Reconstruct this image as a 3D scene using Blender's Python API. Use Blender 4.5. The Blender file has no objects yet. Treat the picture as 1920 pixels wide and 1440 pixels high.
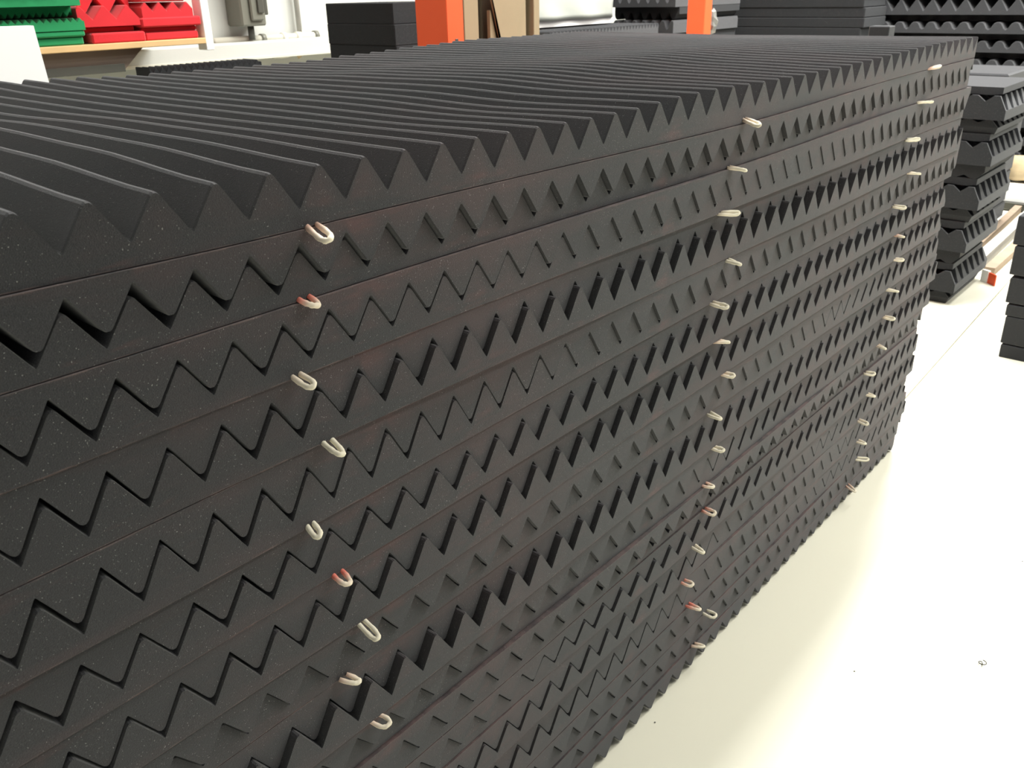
import bpy, math, random
import numpy as np
from mathutils import Matrix, Vector
random.seed(7); RNG = np.random.default_rng(11)
S = 0.05                      # one foam tooth pitch = 5 cm; everything below is laid out in pitches
FZ = -22.41                   # floor level in pitches (0 = ridge tops of the big stack)
scene = bpy.context.scene
COL = scene.collection

# ------------------------------------------------------------------ camera
F_PX, YAW, PIT, ROLL = 1642.64, 0.715056, -0.423742, -0.022369
CAM = np.array([-4.38567, -12.42993, 2.67467])
FW = np.array([math.cos(PIT)*math.cos(YAW), math.cos(PIT)*math.sin(YAW), math.sin(PIT)])
R0 = np.array([math.sin(YAW), -math.cos(YAW), 0.0]); U0 = np.cross(R0, FW)
RT = math.cos(ROLL)*R0 + math.sin(ROLL)*U0
UP = -math.sin(ROLL)*R0 + math.cos(ROLL)*U0
def W(p): return Vector((p[0]*S, p[1]*S, (p[2]-FZ)*S))
def ray(px, py): return FW + RT*(px-960)/F_PX - UP*(py-720)/F_PX
def on(px, py, axis, v):      # where the sight line meets the plane x/y/z = v (in pitches)
    d = ray(px, py); t = (v-CAM[axis])/d[axis]
    return CAM + t*d
cd = bpy.data.cameras.new('camera'); cam = bpy.data.objects.new('camera', cd); COL.objects.link(cam)
cd.sensor_width = 36; cd.sensor_fit = 'HORIZONTAL'; cd.lens = F_PX/1920*36
cam.matrix_world = Matrix(((RT[0], UP[0], -FW[0], CAM[0]*S), (RT[1], UP[1], -FW[1], CAM[1]*S),
                           (RT[2], UP[2], -FW[2], (CAM[2]-FZ)*S), (0, 0, 0, 1)))
cd.clip_start = .02; cd.clip_end = 100
cd.dof.use_dof = True; cd.dof.focus_distance = 1.1; cd.dof.aperture_fstop = 18
scene.camera = cam
# ------------------------------------------------------------------ world, lights, exposure
vs = scene.view_settings
vs.view_transform = 'Standard'; vs.look = 'None'; vs.gamma = 1; vs.use_curve_mapping = False
vs.exposure = 0.1
w = bpy.data.worlds.new('world'); scene.world = w; w.use_nodes = True
w.node_tree.nodes['Background'].inputs[0].default_value = (.95, .97, 1, 1)
w.node_tree.nodes['Background'].inputs[1].default_value = .26
def area(name, loc, size, power, col=(1, .985, .945)):
    l = bpy.data.lights.new(name, 'AREA'); l.shape = 'RECTANGLE'; l.size, l.size_y = size
    l.energy = power; l.color = col
    o = bpy.data.objects.new(name, l); COL.objects.link(o); o.location = W(loc); return o
CZ = 62                       # ceiling height in pitches above the stack top
LAMPS = [(55, -46, 55), (98, -46, 74), (140, -46, 50), (62, -14, 56), (104, -14, 58), (146, -14, 45), (72, 12, 270), (128, 18, 160), (30, 22, 62), (100, 24, 130)]  # out of view; those on the wall side added to brighten the stack top
for i, (x, y, pw) in enumerate(LAMPS):
    area('ceiling_lamp_light', (x, y, CZ-2.5), (2.4, .5), pw)

# ------------------------------------------------------------------ materials
def mat(name, col, rough=.8, noise=None, bump=0, bscale=400, sheen=0, spec=.3, metal=0):
    m = bpy.data.materials.new(name); m.use_nodes = True; nt = m.node_tree; N = nt.nodes
    b = N['Principled BSDF']; b.inputs['Roughness'].default_value = rough
    b.inputs['Base Color'].default_value = (*col, 1); b.inputs['Metallic'].default_value = metal
    b.inputs['Specular IOR Level'].default_value = spec
    if sheen:
        b.inputs['Sheen Weight'].default_value = sheen; b.inputs['Sheen Roughness'].default_value = .45
    tc = N.new('ShaderNodeTexCoord')
    if noise:
        n = N.new('ShaderNodeTexNoise'); n.inputs['Scale'].default_value = noise[0]; n.inputs['Detail'].default_value = 5
        nt.links.new(tc.outputs['Object'], n.inputs['Vector'])
        mx = N.new('ShaderNodeMix'); mx.data_type = 'RGBA'
        mx.inputs[6].default_value = (*[c*(1-noise[1]) for c in col], 1); mx.inputs[7].default_value = (*[min(1, c*(1+noise[1])) for c in col], 1)
        nt.links.new(n.outputs['Fac'], mx.inputs[0]); nt.links.new(mx.outputs[2], b.inputs['Base Color'])
    if bump:
        n2 = N.new('ShaderNodeTexNoise'); n2.inputs['Scale'].default_value = bscale; n2.inputs['Detail'].default_value = 3
        nt.links.new(tc.outputs['Object'], n2.inputs['Vector'])
        bp = N.new('ShaderNodeBump'); bp.inputs['Strength'].default_value = bump; bp.inputs['Distance'].default_value = .002
        nt.links.new(n2.outputs['Fac'], bp.inputs['Height']); nt.links.new(bp.outputs['Normal'], b.inputs['Normal'])
    return m
def foam_mat(name, dark, brown, sheen, tint=(.80, .80, .79), stain=True):
    m = bpy.data.materials.new(name); m.use_nodes = True; nt = m.node_tree; N = nt.nodes; L = nt.links.new
    b = N['Principled BSDF']; b.inputs['Roughness'].default_value = 1; b.inputs['Specular IOR Level'].default_value = .12
    b.inputs['Sheen Weight'].default_value = sheen; b.inputs['Sheen Roughness'].default_value = .65
    b.inputs['Sheen Tint'].default_value = (*tint, 1)
    tc = N.new('ShaderNodeTexCoord')
    def noise(scale, detail=3, rough=.5, vec=None, d=0):
        n = N.new('ShaderNodeTexNoise'); n.inputs['Scale'].default_value = scale; n.inputs['Detail'].default_value = detail
        n.inputs['Roughness'].default_value = rough; n.inputs['Distortion'].default_value = d
        L(vec or tc.outputs['Object'], n.inputs['Vector']); return n.outputs['Fac']
    def ramp(fac, a, c, v0=0., v1=1.):
        r = N.new('ShaderNodeMapRange'); r.inputs['From Min'].default_value = a; r.inputs['From Max'].default_value = c
        r.inputs['To Min'].default_value = v0; r.inputs['To Max'].default_value = v1; L(fac, r.inputs['Value']); return r.outputs[0]
    def mul(a, c, op='MULTIPLY'):
        r = N.new('ShaderNodeMath'); r.operation = op; r.use_clamp = True
        for i, v in enumerate((a, c)):
            if isinstance(v, (int, float)): r.inputs[i].default_value = v
            else: L(v, r.inputs[i])
        return r.outputs[0]
    def mix(fac, A, B):
        x = N.new('ShaderNodeMix'); x.data_type = 'RGBA'; L(fac, x.inputs[0])
        for i, v in ((6, A), (7, B)):
            if isinstance(v, tuple): x.inputs[i].default_value = (*v, 1)
            else: L(v, x.inputs[i])
        return x.outputs[2]
    col = mix(ramp(noise(1000, 3, .7), .3, .7), tuple(c*.45 for c in dark), tuple(c*1.6 for c in dark))
    if stain:
        at = N.new('ShaderNodeAttribute'); at.attribute_name = 'flat'          # 1 on the flat back, 0 on the teeth
        mp = N.new('ShaderNodeMapping'); mp.inputs['Scale'].default_value = (1, 1, 5); L(tc.outputs['Object'], mp.inputs['Vector'])
        wide = ramp(noise(2.6, 4, .6, mp.outputs[0]), .42, .66)
        near = ramp(at.outputs['Fac'], .15, 1.)
        col = mix(mul(mul(wide, ramp(at.outputs['Fac'], .0, .6, .35, 1.)), .8), col, brown)
        spot = ramp(noise(7, 4, .6, mp.outputs[0]), .55, .72)
        col = mix(mul(mul(spot, near), .5), col, (.12, .042, .038))
        line = mul(ramp(at.outputs['Fac'], .972, .995), ramp(noise(30, 3, .7), .35, .62, .0, .28))
        col = mix(line, col, (.30, .19, .17))
    specks = ramp(noise(760, 1, .4), .72, .79)
    col = mix(mul(specks, .45), col, (.5, .5, .48))
    L(col, b.inputs['Base Color'])
    bp = N.new('ShaderNodeBump'); bp.inputs['Strength'].default_value = .5; bp.inputs['Distance'].default_value = .0012
    L(noise(900, 3, .7), bp.inputs['Height']); L(bp.outputs['Normal'], b.inputs['Normal'])
    return m
M = {}
M['foam'] = foam_mat('charcoal_foam', (.0175, .0176, .0198), (.050, .0275, .0285), .29, (.77, .785, .80))
M['foam_b'] = foam_mat('charcoal_foam_plain', (.0185, .0195, .022), (.03, .03, .03), .22, (.78, .79, .82), stain=False)
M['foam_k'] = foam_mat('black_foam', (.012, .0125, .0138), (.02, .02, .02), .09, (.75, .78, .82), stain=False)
M['red'] = mat('red_foam', (.60, .022, .03), .95, (9, .12), .4, 700, .25)
M['green'] = mat('green_foam', (.015, .24, .085), .95, (9, .2), .4, 700, .25)
M['floor'] = mat('white_floor_paint', (.84, .82, .68), .38, (3, .02), 0, spec=.4)
M['joint'] = mat('floor_joint', (.32, .31, .27), .9)
M['wall'] = mat('white_wall_paint', (.50, .51, .475), .75, (2, .04), .15, 60)
M['white'] = mat('white_board', (.93, .93, .91), .6, (4, .02))
M['cream'] = mat('cream_pipe_paint', (.56, .55, .47), .5, (5, .05))
M['orange'] = mat('orange_enamel', (.93, .115, .035), .45, (4, .06), spec=.4)
M['card'] = mat('brown_cardboard', (.24, .185, .115), .85, (6, .08), .1, 200)
M['card_shade'] = mat('shaded_cardboard', (.10, .075, .05), .9, (6, .1))  # cardboard with the shade of gaps and inner side put into its colour
M['wood'] = mat('shelf_plywood', (.62, .42, .2), .7, (12, .15))
M['woodb'] = mat('weathered_timber', (.30, .23, .17), .8, (14, .25))
M['woodg'] = mat('grey_timber', (.42, .41, .38), .8, (14, .15))
M['brownp'] = mat('shaded_brown_panel', (.16, .125, .10), .8, (4, .1))  # board front in shadow, the shade put into the brown
M['metal'] = mat('grey_metal_box', (.13, .13, .105), .45, (5, .08), spec=.5)
M['dark'] = mat('dark_metal', (.06, .06, .05), .5, (8, .2))
M['burlap'] = mat('tan_burlap', (.42, .33, .2), .95, (20, .3), .5, 300)
M['blackbag'] = mat('black_plastic', (.012, .012, .014), .4, None, 0)
M['film'] = mat('white_film', (.42, .44, .40), .4, (2, .12), .2, 8, spec=.5)
M['clear'] = mat('grey_film', (.16, .16, .15), .2, (30, .5), .6, 60, spec=.8)
M['lamp'] = mat('lamp_housing', (.8, .8, .8), .5)
M['ceil'] = mat('ceiling_paint', (.55, .55, .52), .9, (2, .05))
def cord_mat():
    m = mat('white_cord', (.80, .76, .62), .9, None, .0); nt = m.node_tree; N = nt.nodes; b = N['Principled BSDF']
    at = N.new('ShaderNodeAttribute'); at.attribute_name = 'pink'
    x = N.new('ShaderNodeMix'); x.data_type = 'RGBA'; x.inputs[6].default_value = (.80, .75, .60, 1); x.inputs[7].default_value = (.72, .20, .15, 1)
    nt.links.new(at.outputs['Fac'], x.inputs[0]); nt.links.new(x.outputs[2], b.inputs['Base Color'])
    return m
M['cord'] = cord_mat()

# ------------------------------------------------------------------ mesh helpers (coordinates in pitches)
def tag(o, label=None, cat=None, group=None, kind=None):
    for k, v in (('label', label), ('category', cat), ('group', group), ('kind', kind)):
        if v: o[k] = v
    return o
def link(name, verts, faces, m, parent=None, smooth=False, attrs=None, origin=None):
    v = np.asarray(verts, float).copy()
    if origin is None: origin = ((v[:, 0].min()+v[:, 0].max())/2, (v[:, 1].min()+v[:, 1].max())/2, v[:, 2].min())
    v -= np.array(origin); v *= S
    me = bpy.data.meshes.new(name); me.from_pydata(v.tolist(), [], faces)
    if smooth:
        me.polygons.foreach_set('use_smooth', [True]*len(me.polygons))
    for k, a in (attrs or {}).items():
        at = me.attributes.new(k, 'FLOAT', 'POINT'); at.data.foreach_set('value', np.asarray(a, float))
    me.materials.append(M[m] if isinstance(m, str) else m); me.update()
    o = bpy.data.objects.new(name, me); COL.objects.link(o)
    if parent:
        o.parent = parent; o.location = W(origin)-parent.location
    else: o.location = W(origin)
    return o
def empty(name, p):
    o = bpy.data.objects.new(name, None); o.empty_display_size = .05; COL.objects.link(o); o.location = W(p); return o
def boxg(x0, x1, y0, y1, z0, z1, base=0, c=0.0):
    """a box with chamfered edges when c>0"""
    if c <= 0:
        v = [(x, y, z) for x in (x0, x1) for y in (y0, y1) for z in (z0, z1)]
        f = [(0, 1, 3, 2), (4, 6, 7, 5), (0, 4, 5, 1), (2, 3, 7, 6), (0, 2, 6, 4), (1, 5, 7, 3)]
        return v, [tuple(i+base for i in q) for q in f]
    v = []; idx = {}
    X = (x0, x1); Y = (y0, y1); Z = (z0, z1)
    for i in (0, 1):
        for j in (0, 1):
            for k in (0, 1):
                sx, sy, sz = (1-2*i), (1-2*j), (1-2*k)
                for ax in range(3):
                    p = [X[i]+sx*c, Y[j]+sy*c, Z[k]+sz*c]; p[ax] = (X[i], Y[j], Z[k])[ax]
                    idx[i, j, k, ax] = len(v)+base; v.append(tuple(p))
    f = []
    for ax in range(3):
        a, b2 = [t for t in range(3) if t != ax]
        for s in (0, 1):
            q = []
            for (m_, n_) in ((0, 0), (1, 0), (1, 1), (0, 1)):
                t = [0, 0, 0]; t[ax] = s; t[a] = m_; t[b2] = n_; q.append(idx[(*t, ax)])
            if (s == 0) == (ax != 1): q.reverse()
            f.append(tuple(q))
        for m_ in (0, 1):      # edges parallel to ax
            for n_ in (0, 1):
                t0 = [0, 0, 0]; t0[a] = m_; t0[b2] = n_; t1 = list(t0); t1[ax] = 1
                q = [idx[(*t0, a)], idx[(*t1, a)], idx[(*t1, b2)], idx[(*t0, b2)]]
                if ((m_+n_+ax) % 2) == 0: q.reverse()
                f.append(tuple(q))
    for i in (0, 1):
        for j in (0, 1):
            for k in (0, 1):
                q = [idx[i, j, k, 0], idx[i, j, k, 1], idx[i, j, k, 2]]
                if (i+j+k) % 2: q.reverse()
                f.append(tuple(q))
    return v, f
def fix_normals(o):
    import bmesh
    bm = bmesh.new(); bm.from_mesh(o.data); bmesh.ops.recalc_face_normals(bm, faces=bm.faces); bm.to_mesh(o.data); bm.free(); return o
def box(name, x0, x1, y0, y1, z0, z1, m, parent=None, c=.04):
    v, f = boxg(x0, x1, y0, y1, z0, z1, 0, c); return fix_normals(link(name, v, f, m, parent))
def boxes(name, L, m, parent=None, c=.03):
    V = []; Fs = []
    for b in L:
        v, f = boxg(*b, len(V), c); V += v; Fs += f
    return fix_normals(link(name, V, Fs, m, parent))
def tube(name, pts, r, m, parent=None, n=8, smooth=True, attrs=None, caps=True, rfun=None):
    P = [np.array(p, float) for p in pts]; V = []; Fs = []; up = np.array([0, 0, 1.])
    for i, p in enumerate(P):
        t = P[min(i+1, len(P)-1)]-P[max(i-1, 0)]; t /= np.linalg.norm(t)
        a = np.cross(t, up)
        if np.linalg.norm(a) < .05: a = np.cross(t, np.array([1., 0, 0]))
        a /= np.linalg.norm(a); b = np.cross(a, t)
        for k in range(n):
            th = 2*math.pi*k/n; rr = r*(rfun(i, th) if rfun else 1)
            V.append(tuple(p+rr*(math.cos(th)*a+math.sin(th)*b)))
    for i in range(len(P)-1):
        for k in range(n):
            k2 = (k+1) % n; Fs.append((i*n+k, i*n+k2, (i+1)*n+k2, (i+1)*n+k))
    if caps: Fs.append(tuple(range(n-1, -1, -1))); Fs.append(tuple((len(P)-1)*n+k for k in range(n)))
    return fix_normals(link(name, V, Fs, m, parent, smooth, attrs))
def tri(t):                    # triangle wave, 1 at integers, 0 at half integers
    t = np.asarray(t, float); return np.abs(2*(t-np.floor(t))-1)
def sheet(name, u0, u1, peak, zf, zw, ww, m, axis=0, pitch=1.0, dome=False, chamfer=.02, zextra=None, warp=None, parent=None):
    """One convoluted foam sheet. It runs along u (x when axis=0, y when axis=1); peak = position of one tooth peak;
    zf(u) = flat side; zw(u,t) = toothed side for t=0 (valley) .. 1 (peak); ww = list of callables/positions across."""
    if dome: offs = [(-.5, 0.), (-.36, .22), (-.3, .5), (-.2, .84), (-.08, 1.), (.08, 1.), (.2, .84), (.3, .5), (.36, .22)]
    else: offs = [(-.5, .0), (-.475, .03), (-.11, .79), (-.07, .875), (-.025, .925), (.025, .925), (.07, .875), (.11, .79), (.475, .03)]
    us = []; ts = []
    k0 = math.floor((u0-peak)/pitch)-1; k1 = math.ceil((u1-peak)/pitch)+1
    for k in range(k0, k1):
        for (o_, t) in offs:
            u = peak+(k+o_)*pitch
            if u0 < u < u1: us.append(u); ts.append(t)
    def tv(u):
        t = float(tri((u-peak)/pitch)); return t
    us = np.array([u0]+us+[u1]); ts = np.array([tv(u0)]+ts+[tv(u1)])
    if warp is not None: us = us+warp(us)
    A = zf(us); B = zw(us, ts); sg = np.sign(B.mean()-A.mean())
    rows = []
    nW = len(ww)
    V = []; fl = []
    wpos = [np.array([q(u) for u in us]) if callable(q) else np.full(len(us), float(q)) for q in ww]
    n = len(us)
    ring = []
    for j in range(nW):
        w_ = wpos[j]; e = zextra(us, w_) if zextra is not None else 0
        Bj = B.copy()
        if j == 0 or j == nW-1: Bj = B-sg*chamfer
        for (Z, isf) in ((A, 1), (Bj, 0)):
            for i in range(n):
                V.append((us[i], w_[i], Z[i]+(e[i] if zextra is not None else 0)) if axis == 0 else (w_[i], us[i], Z[i]+(e[i] if zextra is not None else 0)))
                fl.append(isf)
    idx = lambda j, s, i: (j*2+s)*n+i
    Fs = []
    for j in range(nW-1):
        for s in (0, 1):
            for i in range(n-1): Fs.append((idx(j, s, i), idx(j, s, i+1), idx(j+1, s, i+1), idx(j+1, s, i)))
        for i in (0, n-1): Fs.append((idx(j, 0, i), idx(j, 1, i), idx(j+1, 1, i), idx(j+1, 0, i)))
    for j in (0, nW-1):
        for i in range(n-1): Fs.append((idx(j, 0, i), idx(j, 0, i+1), idx(j, 1, i+1), idx(j, 1, i)))
    o = link(name, V, Fs, m, parent, attrs={'flat': fl})
    fix_normals(o); return o
def spline(xs, ys):
    xs = np.array(xs, float); ys = np.array(ys, float)
    def f(u):
        u = np.asarray(u, float); i = np.clip(np.searchsorted(xs, u)-1, 0, len(xs)-2)
        t = np.clip((u-xs[i])/(xs[i+1]-xs[i]), 0, 1); t = t*t*(3-2*t); return ys[i]*(1-t)+ys[i+1]*t
    return f
ORD = ['zeroth', 'first', 'second', 'third', 'fourth', 'fifth', 'sixth', 'seventh', 'eighth', 'ninth', 'tenth', 'eleventh', 'twelfth',
       'thirteenth', 'fourteenth', 'fifteenth', 'sixteenth', 'seventeenth', 'eighteenth', 'nineteenth', 'twentieth']
def ordw(i):
    if i <= 20: return ORD[i]
    return {2: 'twenty', 3: 'thirty'}[i//10]+('-'+ORD[i % 10] if i % 10 else '').replace('twenty-zeroth', '') if i % 10 else 'thirtieth'

# ------------------------------------------------------------------ room
XB = 170; YL = 64
fl = box('floor', -60, XB+2, -80, YL+2, FZ-1.4, FZ-.5, 'joint', c=0); tag(fl, kind='structure')
sy = lambda x: 2.1+(x-52)*.0333
def quadprism(name, pts, z0, z1, m, parent):
    n = len(pts); V = [(x, y, z0) for x, y in pts]+[(x, y, z1) for x, y in pts]
    Fs = [tuple(range(n-1, -1, -1)), tuple(range(n, 2*n))]+[(i, (i+1) % n, n+(i+1) % n, n+i) for i in range(n)]
    return fix_normals(link(name, V, Fs, m, parent))
g = .045
pa = quadprism('floor_panel', [(-60, sy(-60)+g), (XB, sy(XB)+g), (XB, YL), (-60, YL)], FZ-.5, FZ, 'floor', fl)
pb = quadprism('floor_panel', [(-60, -80), (XB, -80), (XB, sy(XB)-g), (-60, sy(-60)-g)], FZ-.5, FZ, 'floor', fl)
for i, (px, py) in enumerate([(1845, 571), (1857, 577), (1773, 649), (1787, 657), (1708, 720), (1723, 730)]):
    p = on(px, py, 2, FZ)
    V = [(p[0]+.17*math.cos(a), p[1]+.17*math.sin(a), z) for z in (FZ, FZ+.02) for a in np.arange(8)*math.pi/4]
    link('screw_head', V, [tuple(range(8, 16))]+[(k, (k+1) % 8, 8+(k+1) % 8, 8+k) for k in range(8)], 'dark', pa if p[1] > sy(p[0]) else pb)
wl = box('wall_left', -60, XB+2, YL, YL+2, FZ-.5, CZ, 'wall', c=0); tag(wl, kind='structure')
wb = box('wall_back', XB, XB+2, -80, YL, FZ-.5, CZ, 'wall', c=0); tag(wb, kind='structure')
ce = box('ceiling', -60, XB+2, -80, YL+2, CZ, CZ+2, 'ceil', c=0); tag(ce, kind='structure')
for i, (x, y, pw) in enumerate(LAMPS):
    o = box('ceiling_lamp', x-26, x+26, y-6, y+6, CZ-2, CZ, 'lamp')
    tag(o, f'unseen long white fluorescent ceiling lamp, {ordw(i+1)} counting from the open side of the room', 'lamp', 'ceiling lamps')

# ------------------------------------------------------------------ the big stack
X0, X1 = -7.0, 45.3
cx = [-3, 4.4, 20.3, 37.3, 45]
c0 = [-.87, -2.25, -3.69, -5.22, -6.8, -8.25, -9.75, -11.0, -12.6, -13.75, -15.0, -16.15, -17.5, -19.0, -20.25, -21.35]
c1 = [-1.00, -2.29, -3.66, -5.16, -6.80, -8.21, -9.70, -11.0, -12.55, -13.70, -14.95, -16.10, -17.48, -18.98, -20.25, -21.35]
c2 = [-1.15, -2.41, -3.73, -5.26, -6.62, -8.04, -9.45, -10.76, -12.26, -13.67, -14.84, -16.03, -17.38, -18.87, -20.13, -21.34]
c3 = [-.88, -2.23, -3.72, -5.24, -6.66, -8.05, -9.41, -10.83, -12.25, -13.62, -14.84, -16.22, -17.56, -18.88, -20.18, -21.45]
LINE = [spline(cx, [c0[k], c1[k], c2[k], c3[k], c3[k]+(.0 if k else .03)]) for k in range(16)]
YB = lambda z: .32*(-z/22.4)
def ynoise(seed, amp):
    r = np.random.default_rng(seed); a = r.uniform(-1, 1, 4); p = r.uniform(0, 6.28, 4)
    def f(u): return amp*sum(a[i]*math.sin(u*(.09+.11*i)+p[i]) for i in range(4))/2
    return f
XEND = [44.95, 44.8, 45.25, 45.1, 45.2, 44.3, 44.75, 45.1, 45.4, 45.15, 44.4, 44.5, 44.75, 44.2, 44.8, 44.5, 44.2]
PH = [.41, .89, .48, .03, .40, .86, .46, .95, .43, .78, .30, .6, .12, .8, .1]
DR = [.009, .012, .02, .02, .02, .012, .012, .015, .015, .01, .01, .01, .008, .01, .008]
#  depth of the upper sheet's edge behind the lower one's (positive: lower sheet stands proud) at x = 0, 8, 16, 26, 42
DY = [(-.05, -.12, -.15, -.12, -.07), (-.02, -.02, -.07, -.03, -.14), (.02, .13, .20, .26, .20), (.03, .02, -.07, -.08, -.12),
      (.03, .10, .14, .17, .22), (.04, .14, .18, .12, .14), (-.08, -.14, -.10, -.04, .12), (.16, .26, .16, .12, .12),
      (-.10, -.12, -.09, .08, .14), (-.07, -.06, -.20, -.24, -.14), (-.05, -.06, .10, .1, .1), (.05, .06, .08, -.06, .1),
      (.08, .08, .02, -.08, .06), (-.08, -.09, -.08, -.06, .05), (-.09, -.09, -.08, -.08, -.06)]
GAP = [(.165, .05, .05, .05, .05), (.13, .05, .05, .02, .05), (.12, .08, .08, .16, .1), (.13, .05, .04, .04, .08), (.12, .05, .04, .04, .05),
       (.10, .07, .05, .04, .05), (.05, .04, .04, .04, .05), (.06, .05, .04, .03, .05), (.05, .04, .04, .04, .05), (.04, .04, .12, .12, .04),
       (.03, .03, .04, .05, .04), (.04, .04, .04, .04, .04), (.06, .06, .04, .04, .04), (.05, .04, .04, .04, .04), (.05, .05, .04, .04, .04)]
kx = [0, 8, 16, 26, 42]
zt_x = [-1, 0, 1, 3, 6, 8, 10, 13, 15, 17, 19, 22, 25, 28, 31, 34, 37, 40, 45]
zt_y = [.18, .13, .09, .02, 0, -.03, -.07, -.12, -.11, -.02, .0, -.05, -.08, -.07, -.02, .05, .11, .13, .12]
ZT = spline(zt_x, zt_y)
GX = [0, 3, 5, 8, 11, 14, 18, 22, 26, 30, 34, 40, 45]
GY = [0, 4, 8, 13, 18, 23.8]
GZ = [[0]*13,
      [.22, .20, .10, -.06, -.16, -.20, -.03, -.02, -.02, .02, .08, .13, .09],
      [.25, .25, .10, -.09, -.14, -.12, .06, .10, .12, .12, .12, .12, .07],
      [.20, .15, .00, -.10, -.16, -.14, -.02, .02, .02, .03, .05, .07, .03],
      [.10, .08, .00, -.08, -.14, -.18, -.16, -.12, -.06, .03, .10, .10, .05],
      [.10, .08, .05, .03, -.06, -.18, -.22, -.23, -.12, .02, .13, .10, .10]]
def sag(u, y, k=1.0):          # the soft undulation of the sheets away from the front edge
    u = np.asarray(u, float); y = np.asarray(y, float); z = ZT(u)
    rows = [z]+[spline(GX, r)(u) for r in GZ[1:]]
    out = np.zeros(len(u))
    for a in range(len(GY)-1):
        m_ = (y >= GY[a]) & (y <= GY[a+1]+.01); t = np.clip((y-GY[a])/(GY[a+1]-GY[a]), 0, 1); t = t*t*(3-2*t)
        out = np.where(m_, rows[a]*(1-t)+rows[a+1]*t, out)
    return (out-z*(y >= 0)*1.0)*k*(y > 0)
DEP = 23.8
def ycols(front, z, deep):
    if deep: return [front, lambda u: front(u)+.06]+[.8, 1.6, 2.4, 3.2, 4, 5, 6, 7, 8, 9.2, 10.5, 11.7, 13, 14.2, 15.5, 16.7, 18, 19.5, 21, 22.4, DEP-.06, DEP]
    return [front, lambda u: front(u)+.05, 2, 4, 6, 8, 10.5, 13, 15.5, 18, 21, DEP]
def wflat(k, x): return float(LINE[k](x))
SH = []; n_sheet = 0
WORDS = 'big charcoal foam stack'
def big_label(n, up):
    if n == 1: return 'topmost charcoal wedge foam sheet of the big stack, ridges facing up'
    if n == 32: return 'lowest charcoal foam sheet of the big stack, teeth resting on the white floor'
    return f'{ordw(n)} charcoal foam sheet from the top of the big stack, teeth facing {"up" if up else "down"}'
# top sheet
f0 = ynoise(1, .03)
o = sheet('foam_sheet', X0, XEND[0], 0.0, LINE[0], lambda u, t: (ZT(u)-.66)+t*.715, ycols(lambda u: f0(u), 0, True), 'foam', zextra=sag, chamfer=.02)
tag(o, big_label(1, True), 'foam sheet', 'foam sheets of the big stack'); n_sheet = 1
for k in range(15):
    za = (lambda k: (lambda u: LINE[k](u)*.76+LINE[k+1](u)*.24))(k)
    zb = (lambda k: (lambda u: LINE[k](u)*.235+LINE[k+1](u)*.765))(k)
    gp = spline(kx, GAP[k]); dy = spline(kx, DY[k]); zc = wflat(k, 15); y0 = YB(zc); nz = ynoise(20+k, .05); nf = ynoise(60+k, .012)
    pk = PH[k]; pit = 1+DR[k]*.6
    anch = 4+pk
    fu = lambda u, y0=y0, nz=nz, dy=dy, nf=nf: y0+nz(u)+nf(u)+float(dy(u))/2
    fd = lambda u, y0=y0, nz=nz, dy=dy: y0+nz(u)-float(dy(u))/2
    gw = lambda u, gp=gp, k=k: gp(u)*(1 if k == 0 else .75)*(1+(.08 if k == 0 else .35)*np.sin(np.asarray(u)*1.7+k))
    # upper sheet of the pair: teeth down; its tooth tips sit half a pitch from the lower sheet's
    sx = 0
    o = sheet('foam_sheet', X0+RNG.uniform(-.3, .3), XEND[k+1], anch+.5*pit, (lambda u, k=k: LINE[k](u)-(.022 if k == 0 else .012)),
              (lambda u, t, za=za, zb=zb, gw=gw: (za(u)+gw(u)/2)*(1-t)+(zb(u)+gw(u)/2)*t), ycols(fu, 0, k == 0), 'foam', pitch=pit, zextra=lambda u, y, k=k: sag(u, y, 1-(k+.0)/16.))
    n_sheet += 1; tag(o, big_label(n_sheet, False), 'foam sheet', 'foam sheets of the big stack')
    o = sheet('foam_sheet', X0+RNG.uniform(-.3, .3), XEND[k+1]-RNG.uniform(-.1, .15), anch+sx, (lambda u, k=k: LINE[k+1](u)+.012),
              (lambda u, t, za=za, zb=zb, gw=gw: (zb(u)-gw(u)/2)*(1-t)+(za(u)-gw(u)/2)*t), ycols(fd, 0, False), 'foam', pitch=pit, warp=(lambda u: -.085*np.clip((5-u)/5, 0, 1)) if k == 0 else None, zextra=lambda u, y, k=k: sag(u, y, 1-(k+1)/16.))
    n_sheet += 1; tag(o, big_label(n_sheet, True), 'foam sheet', 'foam sheets of the big stack')
o = sheet('foam_sheet', X0, XEND[16], 43.92, (lambda u: LINE[15](u)-.012), lambda u, t: (LINE[15](u)-.42)*(1-t)+(FZ+.015)*t,
          ycols(lambda u: .32, 0, False), 'foam', chamfer=.03)
tag(o, big_label(32, False), 'foam sheet', 'foam sheets of the big stack')

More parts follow.
